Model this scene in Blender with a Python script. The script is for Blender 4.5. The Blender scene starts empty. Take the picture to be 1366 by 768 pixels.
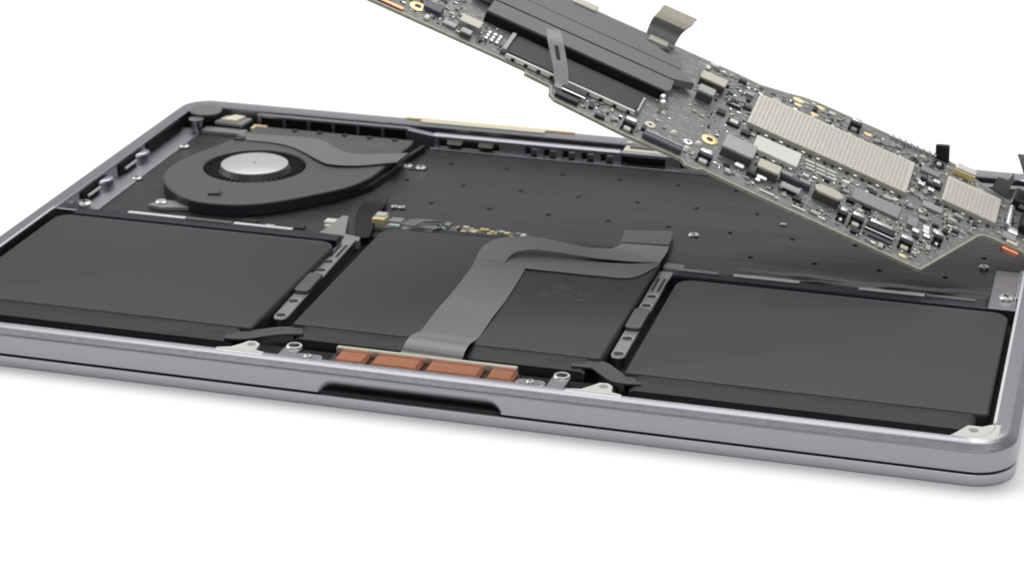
import bpy, bmesh, math, random
from mathutils import Vector, Matrix, noise
random.seed(11)
S = 0.001                                   # every dimension below is in millimetres
SC = bpy.context.scene
COL = SC.collection

# ------------------------------------------------------------------ camera, world, lamps, exposure
cam = bpy.data.cameras.new('camera'); co = bpy.data.objects.new('camera', cam); COL.objects.link(co)
yaw, pitch, roll = -0.2705, 0.3793, 0.0057
cy, sy, cp, sp = math.cos(yaw), math.sin(yaw), math.cos(pitch), math.sin(pitch)
fw = Vector((sy*cp, cy*cp, -sp)); rt = Vector((cy, -sy, 0)); up = rt.cross(fw)
r2 = rt*math.cos(roll)+up*math.sin(roll); u2 = up*math.cos(roll)-rt*math.sin(roll)
M = Matrix((r2, u2, -fw)).transposed().to_4x4(); M.translation = Vector((320.35, -512.4, 250.9))*S
co.matrix_world = M
cam.sensor_width = 36; cam.lens = 36*3065.7/1366; cam.clip_start = 0.02; cam.clip_end = 60
cam.dof.use_dof = True; cam.dof.focus_distance = 0.615; cam.dof.aperture_fstop = 30
SC.camera = co

w = bpy.data.worlds.new('World'); SC.world = w; w.use_nodes = True
w.node_tree.nodes['Background'].inputs[0].default_value = (.965, .985, 1, 1)
w.node_tree.nodes['Background'].inputs[1].default_value = 0.36

def area(name, loc, target, sx, sy_, power, color=(1, 1, 1)):
    l = bpy.data.lights.new(name, 'AREA'); l.shape = 'RECTANGLE'; l.size = sx; l.size_y = sy_; l.energy = power; l.color = color
    o = bpy.data.objects.new(name, l); COL.objects.link(o); o.location = loc
    o.rotation_euler = (Vector(target)-Vector(loc)).to_track_quat('-Z', 'Y').to_euler()
    return o
area('overhead_softbox', (0.0, 0.80, 1.5), (0.15, 0.12, 0), 1.8, 1.3, 26, (1, .995, .985))
area('left_softbox', (-1.1, 0.2, 0.9), (0.12, 0.1, 0), 0.9, 0.9, 6, (1, .97, .92))
area('front_softbox', (0.8, -1.2, 1.3), (0.15, 0.1, 0), 1.5, 0.9, 8.5, (.95, .97, 1))

SC.view_settings.view_transform = 'Standard'; SC.view_settings.look = 'None'
SC.view_settings.exposure = 0; SC.view_settings.gamma = 1; SC.view_settings.use_curve_mapping = False

# ------------------------------------------------------------------ materials
def mat(name, col, metal=0.0, rough=0.5, nscale=0, namt=0.0, bump=0.0, bscale=None, spec=0.5, rvar=0.0, aniso=None):
    m = bpy.data.materials.new(name); m.use_nodes = True
    nt = m.node_tree; b = nt.nodes['Principled BSDF']
    b.inputs['Base Color'].default_value = (*col, 1); b.inputs['Metallic'].default_value = metal
    b.inputs['Roughness'].default_value = rough; b.inputs['Specular IOR Level'].default_value = spec
    if nscale or bump:
        tc = nt.nodes.new('ShaderNodeTexCoord')
        n = nt.nodes.new('ShaderNodeTexNoise'); n.inputs['Scale'].default_value = nscale or 800; n.inputs['Detail'].default_value = 5
        vec = tc.outputs['Object']
        if aniso:
            mp = nt.nodes.new('ShaderNodeMapping'); mp.inputs['Scale'].default_value = aniso
            nt.links.new(vec, mp.inputs[0]); vec = mp.outputs[0]
        nt.links.new(vec, n.inputs['Vector'])
        if namt:
            mr = nt.nodes.new('ShaderNodeMapRange'); mr.inputs[1].default_value = .3; mr.inputs[2].default_value = .7
            mr.inputs[3].default_value = 1-namt; mr.inputs[4].default_value = 1+namt
            nt.links.new(n.outputs[0], mr.inputs[0])
            mx = nt.nodes.new('ShaderNodeVectorMath'); mx.operation = 'SCALE'; mx.inputs[0].default_value = col
            nt.links.new(mr.outputs[0], mx.inputs['Scale']); nt.links.new(mx.outputs[0], b.inputs['Base Color'])
        if rvar:
            m2 = nt.nodes.new('ShaderNodeMapRange'); m2.inputs[1].default_value = .3; m2.inputs[2].default_value = .7
            m2.inputs[3].default_value = rough-rvar; m2.inputs[4].default_value = rough+rvar
            nt.links.new(n.outputs[0], m2.inputs[0]); nt.links.new(m2.outputs[0], b.inputs['Roughness'])
        if bump:
            n2 = nt.nodes.new('ShaderNodeTexNoise'); n2.inputs['Scale'].default_value = bscale or nscale; n2.inputs['Detail'].default_value = 3
            nt.links.new(vec, n2.inputs['Vector'])
            bp = nt.nodes.new('ShaderNodeBump'); bp.inputs['Strength'].default_value = bump; bp.inputs['Distance'].default_value = 0.0002
            nt.links.new(n2.outputs[0], bp.inputs['Height']); nt.links.new(bp.outputs[0], b.inputs['Normal'])
    return m

ALU = mat('space_grey_aluminium', (.318, .318, .345), 1, .31, 900, .03, .02, 6500, rvar=.03)
ALU_IN = mat('inner_aluminium', (.46, .455, .49), 1, .36, 900, .08, .05, 5000)
LIDM = mat('lid_aluminium', (.46, .46, .49), 1, .38, 900, .03, .02, 6000)
BRIGHT = mat('polished_edge', (.75, .75, .80), 1, .22)
GASKET = mat('black_gasket', (.012, .012, .013), 0, .6)
FLOORIN = mat('black_anodised', (.006, .006, .007), .0, .6, 600, .2, spec=.12)
TRAY = mat('keyboard_shield', (.020, .0202, .021), .0, .40, 60, .12, .10, 70, spec=.32, rvar=.12, aniso=(.5, 2.2, 1))
DIMPLE = mat('rivet_hole', (.003, .003, .003), 0, .8, spec=.05)
RAIL = mat('black_blue_rail', (.008, .009, .018), 0, .45, 900, .2, .1, 2500, spec=.25)
TAPE = mat('white_tape', (.55, .55, .55), 0, .5, 900, .06)
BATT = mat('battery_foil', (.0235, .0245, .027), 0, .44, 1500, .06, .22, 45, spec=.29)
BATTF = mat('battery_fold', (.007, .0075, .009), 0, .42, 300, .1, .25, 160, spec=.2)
FAN = mat('fan_housing', (.064, .064, .064), 0, .48, 4500, .06, .05, 4000, spec=.35)
FANSIDE = mat('fan_side', (.018, .018, .024), 0, .4)
BLACK = mat('black_plastic', (.010, .010, .012), 0, .4, spec=.35)
SILVER = mat('brushed_silver', (.78, .77, .75), 1, .3, 2200, .05)
HUBM = mat('hub_disc', (.46, .455, .445), .4, .42, 2000, .03, .04, 3000)
FLEX = mat('grey_flex', (.125, .124, .121), 0, .35, 2500, .04, .05, 700, rvar=.05)
GLOSS = mat('glossy_black', (.004, .004, .007), 0, .3, spec=.12)
PIPE_SHADE = mat('pipe_shade_black', (.008, .008, .009), 0, .8, spec=.2)  # shade colour for the strip in front of the heat pipe
STRAP = mat('pale_strap', (.32, .315, .305), .6, .36, 2500, .05)
BRIDGE = mat('bridge_flex', (.050, .050, .051), 0, .42, 2500, .05, spec=.3)
FLEXD = mat('dark_flex', (.075, .074, .071), 0, .45, 2500, .05)
COPPER = mat('copper', (.72, .28, .15), 1, .22, 700, .10, .03, 900)
GOLD = mat('gold', (.82, .66, .34), .55, .38, 900, .1)
CREAM = mat('cream_plastic', (.62, .58, .47), 0, .45, 1200, .1)
TANCAP = mat('tan_inductor', (.42, .40, .34), .35, .42, 2500, .07, .08, 3000)
GREYCAP = mat('grey_inductor', (.30, .30, .30), .3, .42, 2500, .07, .08, 3000)
DARKSIDE = mat('inductor_body', (.055, .052, .048), 0, .55, 2500, .15, .1, 3000)
ICM = mat('chip_package', (.034, .034, .036), 0, .5, 2500, .08, .05, 4000, spec=.3)
ICG = mat('grey_package', (.24, .24, .235), .1, .42, 1800, .06, .05, 3000)
NAVY = mat('navy_connector', (.06, .06, .085), 0, .4)
HEAT = mat('heat_pipe_grey', (.135, .135, .136), .0, .5, 4000, .08, .08, 3500, spec=.35)
SOLDER = mat('solder', (.70, .70, .68), 1, .32, 1200, .1)
WHITEPART = mat('white_part', (.62, .61, .57), 0, .5)
PURPLE = mat('lavender_boss', (.36, .35, .41), 1, .34)
TEAL = mat('teal_part', (.38, .50, .48), 0, .5)
PRINT = mat('grey_print', (.046, .046, .046), 0, .55)

# shield can: pale metal with fine dimpled rows (the relief itself is built as ridges)
SHIELD = mat('shield_can', (.52, .50, .44), .4, .42, 1500, .05, .08, 2500)

# circuit board: grey-olive mask with speckle and trace relief
def pcb_mat():
    m = mat('circuit_board', (.15, .145, .13), 0, .45)
    nt = m.node_tree; b = nt.nodes['Principled BSDF']
    tc = nt.nodes.new('ShaderNodeTexCoord')
    v = nt.nodes.new('ShaderNodeTexVoronoi'); v.inputs['Scale'].default_value = 900; v.distance = 'CHEBYCHEV'
    n = nt.nodes.new('ShaderNodeTexNoise'); n.inputs['Scale'].default_value = 260; n.inputs['Detail'].default_value = 6
    nt.links.new(tc.outputs['Object'], v.inputs['Vector']); nt.links.new(tc.outputs['Object'], n.inputs['Vector'])
    r1 = nt.nodes.new('ShaderNodeValToRGB'); r1.color_ramp.elements[0].position = .3; r1.color_ramp.elements[0].color = (.112, .112, .110, 1)
    r1.color_ramp.elements[1].position = .72; r1.color_ramp.elements[1].color = (.20, .199, .192, 1)
    nt.links.new(n.outputs[0], r1.inputs[0])
    r3 = nt.nodes.new('ShaderNodeValToRGB'); r3.color_ramp.interpolation = 'CONSTANT'
    e = r3.color_ramp.elements; e[0].position = 0; e[0].color = (0, 0, 0, 1); e[1].position = .86; e[1].color = (1, 1, 1, 1)
    sep = nt.nodes.new('ShaderNodeSeparateColor'); nt.links.new(v.outputs['Color'], sep.inputs[0]); nt.links.new(sep.outputs[0], r3.inputs[0])
    mx = nt.nodes.new('ShaderNodeMix'); mx.data_type = 'RGBA'; mx.inputs['B'].default_value = (.31, .305, .29, 1)
    r4 = nt.nodes.new('ShaderNodeMath'); r4.operation = 'MULTIPLY'; r4.inputs[1].default_value = .55
    nt.links.new(r3.outputs[0], r4.inputs[0]); nt.links.new(r4.outputs[0], mx.inputs['Factor']); nt.links.new(r1.outputs[0], mx.inputs['A'])
    nt.links.new(mx.outputs['Result'], b.inputs['Base Color'])
    bp = nt.nodes.new('ShaderNodeBump'); bp.inputs['Strength'].default_value = .25; bp.inputs['Distance'].default_value = .0001
    nt.links.new(v.outputs['Distance'], bp.inputs['Height']); nt.links.new(bp.outputs[0], b.inputs['Normal'])
    return m
PCB = pcb_mat()
PCBEDGE = mat('board_edge', (.33, .32, .25), 0, .5, 600, .15)

# ------------------------------------------------------------------ mesh helpers
class MB:
    def __init__(self): self.bm = bmesh.new()
    def box(self, x0, x1, y0, y1, z0, z1, bev=0.0, seg=1):
        b = self.bm
        vs = [b.verts.new((x, y, z)) for z in (z0, z1) for y in (y0, y1) for x in (x0, x1)]
        fs = [b.faces.new([vs[i] for i in f]) for f in ((0,2,3,1),(4,5,7,6),(0,1,5,4),(2,6,7,3),(0,4,6,2),(1,3,7,5))]
        if bev:
            es = set(e for f in fs for e in f.edges)
            bmesh.ops.bevel(b, geom=list(es), offset=bev, segments=seg, profile=.5, affect='EDGES')
        return self
    def loops(self, rings, cap0=True, cap1=True):
        b = self.bm; vr = [[b.verts.new(p) for p in r] for r in rings]; n = len(vr[0])
        for a, c in zip(vr, vr[1:]):
            for i in range(n):
                j = (i+1) % n
                try: b.faces.new((a[i], a[j], c[j], c[i]))
                except ValueError: pass
        if cap0: b.faces.new(list(reversed(vr[0])))
        if cap1: b.faces.new(vr[-1])
        return self
    def prism(self, poly, z0, z1, bev=0.3, seg=2):
        rings = [[(x, y, z0) for x, y in poly]]
        for k in range(seg+1):
            a = math.pi/2*k/seg
            q = offset(poly, bev*(1-math.cos(a))) if bev else poly
            rings.append([(x, y, z1-bev+bev*math.sin(a)) for x, y in q])
            if not bev: break
        return self.loops(rings)
    def lathe(self, prof, cx=0, cy_=0, n=24, cap0=True, cap1=True):
        return self.loops([[(cx+r*math.cos(2*math.pi*i/n), cy_+r*math.sin(2*math.pi*i/n), z) for i in range(n)] for r, z in prof], cap0, cap1)
    def ribbon(self, L, R, t):
        n = len(L); b = self.bm
        tops = [(b.verts.new(l), b.verts.new(r)) for l, r in zip(L, R)]
        bots = [(b.verts.new(Vector(l)-Vector((0, 0, t))), b.verts.new(Vector(r)-Vector((0, 0, t)))) for l, r in zip(L, R)]
        for i in range(n-1):
            a, c = tops[i], tops[i+1]; d, e = bots[i], bots[i+1]
            b.faces.new((a[0], a[1], c[1], c[0])); b.faces.new((d[1], d[0], e[0], e[1]))
            b.faces.new((a[0], c[0], e[0], d[0])); b.faces.new((a[1], d[1], e[1], c[1]))
        b.faces.new((tops[0][1], tops[0][0], bots[0][0], bots[0][1])); b.faces.new((tops[-1][0], tops[-1][1], bots[-1][1], bots[-1][0]))
        return self
    def mesh(self, name, smooth=None):
        b = self.bm
        bmesh.ops.recalc_face_normals(b, faces=b.faces[:])
        for v in b.verts: v.co *= S
        me = bpy.data.meshes.new(name); b.to_mesh(me); b.free()
        if smooth:
            for p in me.polygons: p.use_smooth = True
            me.set_sharp_from_angle(angle=math.radians(smooth))
        return me
    def obj(self, name, m, parent=None, loc=(0, 0, 0), rz=0, smooth=None):
        me = self.mesh(name, smooth); me.materials.append(m)
        return place(name, me, parent, loc, rz)
def place(name, me, parent=None, loc=(0, 0, 0), rz=0):
    o = bpy.data.objects.new(name, me); COL.objects.link(o)
    if parent is not None: o.parent = parent
    o.location = Vector(loc)*S; o.rotation_euler = (0, 0, rz)
    return o
def offset(poly, d):
    n = len(poly); out = []
    area2 = sum(poly[i][0]*poly[(i+1) % n][1]-poly[(i+1) % n][0]*poly[i][1] for i in range(n))
    s = 1 if area2 > 0 else -1
    for i in range(n):
        p0, p1, p2 = (Vector(poly[i-1]), Vector(poly[i]), Vector(poly[(i+1) % n]))
        a = (p1-p0).normalized(); c = (p2-p1).normalized()
        n1 = Vector((-a.y, a.x))*s; n2 = Vector((-c.y, c.x))*s
        m = (n1+n2); l = m.length_squared
        m = m*(2/l) if l > .3 else n1
        q = p1+m*d; out.append((q.x, q.y))
    return out
def rrect(x0, x1, y0, y1, r, k=6):
    out = []
    rs = r if isinstance(r, (list, tuple)) else (r,)*4
    for (cx, cy_, a0, rr) in ((x1-rs[0], y0+rs[0], -90, rs[0]), (x1-rs[1], y1-rs[1], 0, rs[1]), (x0+rs[2], y1-rs[2], 90, rs[2]), (x0+rs[3], y0+rs[3], 180, rs[3])):
        for i in range(k+1):
            a = math.radians(a0+90*i/k); out.append((cx+rr*math.cos(a), cy_+rr*math.sin(a)))
    return out
def spline(P, n=8):
    P = [Vector(p) for p in P]; out = []
    for i in range(len(P)-1):
        p0 = P[i-1] if i else P[0]*2-P[1]; p1, p2 = P[i], P[i+1]; p3 = P[i+2] if i+2 < len(P) else P[-1]*2-P[-2]
        for k in range(n):
            t = k/n
            out.append(.5*((2*p1)+(p2-p0)*t+(2*p0-5*p1+4*p2-p3)*t*t+(3*p1-p0-3*p2+p3)*t**3))
    out.append(P[-1]); return out
def thing(name, label, cat, loc=(0, 0, 0), group=None):
    o = bpy.data.objects.new(name, None); COL.objects.link(o); o.location = Vector(loc)*S
    o.empty_display_size = .01
    o['label'] = label; o['category'] = cat
    if group: o['group'] = group
    return o
def stuff(o): o['kind'] = 'stuff'; return o

# ------------------------------------------------------------------ setting: white seamless tabletop
def studio_floor():
    mb = MB(); b = mb.bm
    n = 24
    prof = [(-2500, 0), (1500, 0)]
    for i in range(1, n+1):
        a = math.pi/2*i/n; prof.append((1500+700*math.sin(a), 700-700*math.cos(a)))
    prof.append((2200, 2000))
    rows = [[b.verts.new((x, y, z)) for x in (-4000, 4300)] for y, z in prof]
    for a, c in zip(rows, rows[1:]): b.faces.new((a[0], a[1], c[1], c[0]))
    m = mat('white_backdrop', (.90, .90, .90), 0, .75)
    o = mb.obj('floor', m, smooth=60); o['kind'] = 'structure'
studio_floor()

# ------------------------------------------------------------------ laptop case
W, D = 304.0, 212.0
case = thing('laptop_case', 'grey aluminium laptop with its bottom cover removed, lying on its closed lid', 'laptop')
def outline(iL, iR, iF, iB, r):
    x0, x1, y0, y1 = iL, W-iR, iF, D-iB
    pts = []
    # front edge, dense around the thumb notch
    xs = [x0+r+(120-x0-r)*i/6 for i in range(6)]+[120+62*i/124 for i in range(125)]+[182+(x1-r-182)*(i+1)/6 for i in range(5)]
    pts += [(x, y0) for x in xs]
    k = 10
    for (cx, cy_, a0) in ((x1-r, y0+r, -90), (x1-r, y1-r, 0), (x0+r, y1-r, 90), (x0+r, y0+r, 180)):
        for i in range(k+1):
            a = math.radians(a0+90*i/k); pts.append((cx+r*math.cos(a), cy_+r*math.sin(a)))
    return pts
def scoop(x, z):
    x0, x1, zt, zb = 126.0, 175.6, 8.1, 3.75
    if x < x0 or x > x1: return 0
    e = min(x-x0, x1-x); top = zt
    if e < 4.0: top = zb+(zt-zb)*math.sqrt(max(0, 1-((4.0-e)/4.0)**2))
    if z >= top or top-zb < .2: return 0
    t = (top-z)/(zt-zb)
    return 3.9*min(1, t)**1.7*min(1, e/.5)
def build_shell():
    rings = []
    def ring(ins, z, r=11.0, sc=False):
        iL, iR, iF, iB = ins if isinstance(ins, tuple) else (ins,)*4
        o = outline(iL, iR, iF, iB, max(1.5, r))
        rings.append([(x, y+(scoop(x, z) if (sc and i < 136) else 0), z) for i, (x, y) in enumerate(o)])
    ring(1.4, 3.72, 10, True); ring(.3, 3.74, 11, True)
    zs = [3.95+.146*i for i in range(32)]
    for z in zs: ring(0, z, 11, True)
    ring(0, 9.4)
    for i, z in ((.1, 9.56), (.3, 9.7), (.9, 10.12), (1.5, 10.55), (2.0, 10.92), (2.36, 11.04)): ring(i, z, 11-i*.8)
    ring((2.4, 2.4, 2.4, 2.4), 11.05, 9.0)
    ring((5.9, 5.9, 4.1, 8.8), 11.2, 7.5); ring((6.0, 6.0, 4.2, 8.9), 11.2, 7.4); ring((6.5, 6.5, 4.4, 9.2), 10.9, 7.2)
    ring((6.5, 6.5, 4.4, 9.3), 5.0, 7.2)
    mb = MB(); mb.loops(rings, False, False)
    o = mb.obj('chassis_rim', ALU, case, smooth=40)
build_shell()
# polished chamfer along the top of the front rim, satin inner lips at the sides
def strip_x(prof, x0, x1, name, m):
    MB().loops([[(x, y, z) for y, z in prof] for x in (x0, x1)]).obj(name, m, case)
EDGE = mat('cut_edge', (.21, .21, .24), 1, .3, 1500, .04)
WEB = mat('web_metal', (.34, .34, .35), 1, .36, 1500, .06)
LIPM = mat('satin_edge', (.62, .62, .64), 1, .42, 2500, .05)
strip_x([(1.98, 10.91), (2.42, 11.09), (2.5, 11.08), (2.5, 10.8), (1.98, 10.8)], 11, 293, 'front_lip', EDGE)
MB().box(5.6, 6.55, 12, 93, 10.6, 11.32, .15).obj('side_lip', LIPM, case)
MB().box(297.45, 298.4, 14, 122, 10.6, 11.32, .15).obj('side_lip', LIPM, case)
MB().prism(rrect(1.2, W-1.2, 1.2, D-1.2, 10), 3.0, 4.0, 0).obj('seal_strip', GASKET, case)
def lid():
    rings = []
    for i, z in ((1.2, 0), (.5, .05), (.2, .2), (.05, .45), (0, .8), (0, 3.1), (.08, 3.2), (.3, 3.26), (2, 3.26)):
        rings.append([(x, y, z) for x, y in rrect(i, W-i, i, D-i, 11-i*.7, 10)])
    MB().loops(rings).obj('lid', LIDM, case, smooth=35)
lid()
MB().prism(rrect(5.5, W-5.5, 3.0, D-8, 6), 4.1, 5.4, 0).obj('floor_plate', FLOORIN, case)

# keyboard shield (the dark web behind the keyboard) with a regular grid of rivet dimples
tray = MB().prism([(14.2, 99), (98.5, 99), (100.5, 108), (196, 108), (199, 100), (289, 100), (290.5, 128), (297, 128), (297, 194.5), (96, 194.5), (88, 192), (14, 192)], 5.0, 6.0, .15, 1)
tray = tray.obj('keyboard_shield', TRAY, case)
dm = MB().lathe([(.85, 0), (.85, .04), (.6, .03)], n=12).mesh('rivet_dimple'); dm.materials.append(DIMPLE)
for y, x0 in ((181, 106.9), (161.4, 97.9), (142.2, 112.1), (123.4, 102.5)):
    for k in range(10):
        x = x0+19.2*k
        if x < 286 and not (y < 130 and x < 200): place('rivet_dimple', dm, case, (x, y, 6.0))
MB().box(6.5, 14, 93, 192, 5.0, 6.3, .15).obj('side_ledge', ALU_IN, case)
MB().box(289.5, 297.4, 96, 126.5, 5, 8.6, .3).obj('corner_plate', ALU, case)
MB().box(296.6, 297.5, 100, 122, 8.5, 11.0, .2).obj('corner_block', BRIGHT, case)

# battery bay back rails with white and dark tape tabs
def bay_rail(x0, x1, tabs):
    r = MB().prism([(x0, 91.9), (x1, 91.9), (x1, 96.4), (x1-8, 97.4), (x0+8, 97.4), (x0, 96.4)], 5, 10.15, .5).obj('bay_rail', RAIL, case)
    MB().box(x0+.5, x1-.5, 97.5, 100.4, 5, 8.6, .2).obj('rail_step', TRAY, case)
    for a, b, m in tabs: MB().box(a, b, 96.0, 97.7, 9.9, 10.4, .08).obj('rail_tape', m, case)
bay_rail(12.5, 98.4, ((28.8, 47.8, TAPE), (48.2, 63, FLEXD), (63.6, 82.6, TAPE)))
bay_rail(200.5, 289.5, ((201.2, 213, ICG), (217.5, 236.5, TAPE), (253.4, 271.8, TAPE), (272.2, 286, FLEXD)))
MB().box(5.8, 13.2, 92.9, 93.7, 5, 10.6, .1).obj('bay_corner_web', BRIGHT, case)
MB().box(288.9, 297.4, 94.6, 95.6, 5, 9.2, .1).obj('bay_corner_web', ALU, case)
MB().prism([(88, 97), (94.5, 97), (99.2, 99), (103.2, 98.2), (102.6, 101.3), (97.2, 103), (93, 118), (91, 118), (90, 106)], 5, 8.2, .2).obj('web_junction', ICG, case)
MB().prism(rrect(195.4, 201.5, 102, 106.5, 1), 5, 8.2, .2).obj('web_junction', ICG, case)
# narrow perforated webs between the batteries
def web_strip(x0, x1):
    ys = 33.6, 99.0
    t = thing_part = None
    me = MB()
    sh = lambda y, x: (x+(y-ys[0])/(ys[1]-ys[0])*(x1-x0), y)
    poly = []
    for i in range(9):
        a = math.radians(180+180*i/8); poly.append(sh(ys[0]+2.1+2.1*math.sin(a), 2.1+2.1*math.cos(a)))
    poly += [sh(ys[1], 4.2), sh(ys[1], 0)]
    poly = [(x+x0, y) for x, y in poly]
    st = me.prism(poly, 5, 8.4, .25, 1).obj('perforated_web', WEB, case)
    hole = MB().lathe([(1.55, 0), (1.55, .06), (1.1, .02)], n=14).mesh('web_hole'); hole.materials.append(BLACK)
    rim = MB().lathe([(1.75, 0), (1.75, .12), (1.45, .14), (1.4, 0)], n=16, cap0=False, cap1=False).mesh('hole_rim'); rim.materials.append(BRIGHT)
    for y in (36.3, 47.0, 71.5, 78.5):
        x, _ = sh(y, 2.1); h = place('web_hole', hole, st, (x+x0, y, 8.4)); place('hole_rim', rim, st, (x+x0, y, 8.38))
    for dx in (1.2, 3.0):
        x, _ = sh(88, dx); MB().box(-.42, .42, -5, 5, 0, .08).obj('web_slot', BLACK, st, (x+x0, 88, 8.4), -(x1-x0)/(ys[1]-ys[0]))
    x, _ = sh(60, 2.1)
    MB().prism(rrect(-2.3, 2.3, -7.2, 7.2, 1.4), 0, 1.0, .3).obj('rubber_pad', FLEXD, case, (x+x0, 60, 8.4), -(x1-x0)/(ys[1]-ys[0]))
web_strip(100.0, 98.0)
web_strip(195.6, 195.2)

# back wall with vent openings and port windows
WALLM = ALU_IN
def wall_run(name, x0, x1, y, t, z0, z1, holes, back=True):
    """a wall with rectangular windows, built as solid pieces around each window"""
    xs = x0
    hz0, hz1 = holes[0][2], holes[0][3]
    mb = MB()
    mb.box(x0, x1, y, y+t, z0, hz0); mb.box(x0, x1, y, y+t, hz1, z1)
    for a, b, _, _ in holes:
        if a > xs: mb.box(xs, a, y, y+t, hz0, hz1)
        xs = b
    if xs < x1: mb.box(xs, x1, y, y+t, hz0, hz1)
    return mb.obj(name, WALLM, case)
wall_run('vent_wall', 31.0, 86, 199.4, 1.6, 5, 10.5, [(32.2+9*i, 40.2+9*i, 5.4, 10.0) for i in range(6)])
MB().box(31, 88, 201.3, 203, 5, 10.2).obj('vent_back', BLACK, case)
MB().box(30.8, 86.2, 199.2, 201.4, 10.52, 10.8, .08).obj('vent_wall_cap', ALU, case)
fin = MB().box(-.2, .2, 0, 4, 6.2, 9.5).mesh('vent_fin'); fin.materials.append(BLACK)
MB().prism([(86, 198.4), (96.2, 194.6), (96.2, 197.2), (86, 201)], 5, 10.7, .1, 1).obj('wall_kink', PURPLE, case)
bw = wall_run('port_wall', 96.3, 297, 195, 2.2, 5, 10.6, [(98, 119.5, 6.4, 9.6)]+[(128.4+6.5*i, 132.6+6.5*i, 6.4, 9.6) for i in range(5)]+[(161.5, 176.5, 6.4, 9.6), (181.5, 205, 6.4, 9.6), (214, 232, 6.4, 9.6)])
MB().box(96.3, 297, 198.8, 200, 5, 9).obj('port_backing', BLACK, case)
strip_x([(194.7, 10.3), (194.7, 10.62), (196.1, 11.05), (197.4, 11.05), (197.4, 10.4)], 96.3, 161, 'port_wall_cap', EDGE)
strip_x([(194.7, 10.3), (194.7, 10.7), (197.4, 10.9), (197.4, 10.4)], 177, 297, 'port_wall_cap', ALU)
MB().box(95.5, 297, 193.7, 194.9, 5.5, 6.5, .12).obj('wall_foot', BRIGHT, case)
for x in (103.3, 114.3): MB().box(x-2.4, x+2.4, 195.6, 198.2, 7.6, 9.0, .15).obj('port_contact', CREAM, case)
for i in range(5): MB().box(130+6.5*i, 132.4+6.5*i, 196, 198, 6.8, 8.4, .15).obj('port_contact', HEAT, case)
MB().box(86, 150, 201.2, 203.2, 5, 8.4).obj('trough_floor', FLOORIN, case)
# hinge trough with the antenna flex and the hinge cover
MB().box(88, 132, 205.8, 208.6, 11.0, 11.55, .1).obj('antenna_strip', CREAM, case)
MB().box(82, 142, 208.8, 210.3, 11.0, 11.45, .1).obj('antenna_flex', GOLD, case)
cn = MB().box(161.4, 176.2, 197.6, 206, 9, 10.7, .15).obj('display_connector', CREAM, case)
MB().box(163.2, 174.5, 200, 203.4, 10.7, 11.3, .15).obj('connector_insert', FLEX, cn)
for x in (162.3, 175.3): MB().lathe([(1.2, 0), (1.2, .8), (.6, .9)], n=12).obj('connector_screw', SOLDER, cn, (x, 204.5, 10.7))
# back-left corner: hinge cap, screw post, antenna board
MB().lathe([(5.6, 10.9), (5.6, 11.5), (5.2, 11.75)], 12.6, 197.3, 28).obj('hinge_cap', FLEX, case, smooth=30)
MB().lathe([(1.3, 6), (2.6, 10.8)], 12.4, 189, 20).obj('screw_post', ALU, case, smooth=30)
ab = MB().prism([(17.5, 193), (28, 192), (29, 199.5), (19, 200.5)], 8.2, 9.2, .1, 1).obj('antenna_board', ICG, case)
MB().prism([(19.5, 193.6), (25.5, 193.3), (26.8, 198.7), (22.5, 199.4)], 9.2, 10.2, .25).obj('antenna_connector', CREAM, ab)
MB().box(31, 36, 192, 196, 7, 8.4, .2).obj('ground_clip', GOLD, ab)
MB().box(14.5, 30, 188, 192.4, 5.8, 7.4, .3).obj('speaker_edge', ICG, case)
# left wall: two port bosses with contact bars
def port_boss(y):
    o = MB().box(6.45, 7.2, y-9, y+9, 6.3, 9.9, .3).obj('port_cover', FLOORIN, case)
    MB().box(7.25, 8.2, y-6.5, y+2.4, 7.6, 8.4, .2).obj('port_contact_bar', LIPM, o)
    MB().prism([(6.4, y+2.6), (8.0, y+3.2), (9.6, y+5.0), (10.2, y+7.6), (9.4, y+9.8), (6.4, y+11)], 6.2, 9.7, 1.0, 3).obj('port_boss', PURPLE, case, smooth=50)
port_boss(119); port_boss(147)
MB().box(6.4, 7.2, 160, 188, 6.3, 10.4, .2).obj('speaker_wall', FLOORIN, case)
# small screws
SCR = MB().lathe([(1.9, 0), (1.9, .5), (1.5, .85), (.7, .9), (.6, .5)], n=16).mesh('case_screw', 30); SCR.materials.append(SILVER)
SLOT = MB().box(-1.1, 1.1, -.2, .2, .86, .93).mesh('screw_slot'); SLOT.materials.append(BLACK)
def screw(x, y, z, sc=1.0, parent=None):
    o = place('case_screw', SCR, parent or case, (x, y, z)); o.scale = (sc,)*3
    for a in (.4, .4+math.pi/2):
        s = place('screw_slot', SLOT, o, (0, 0, 0), a)
    return o
for x, y, z, s_ in ((9.2, 106.6, 7.4, 1.25), (13.3, 137, 6.2, .9), (15, 172, 6.2, .9), (294, 104.5, 8.6, 1.15), (93.8, 174.2, 6.0, .9), (98.6, 173.6, 6.0, .95),
                   (197.9, 136.4, 6.0, .9), (102.4, 134.4, 6.4, .6), (104.8, 134.6, 6.4, .6), (285.5, 133.5, 6.2, .8)):
    screw(x, y, z, s_)
MB().prism(rrect(91, 101, 171.5, 176.2, 2.2), 6, 6.25, .1).obj('screw_plate', TRAY, case)
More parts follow.
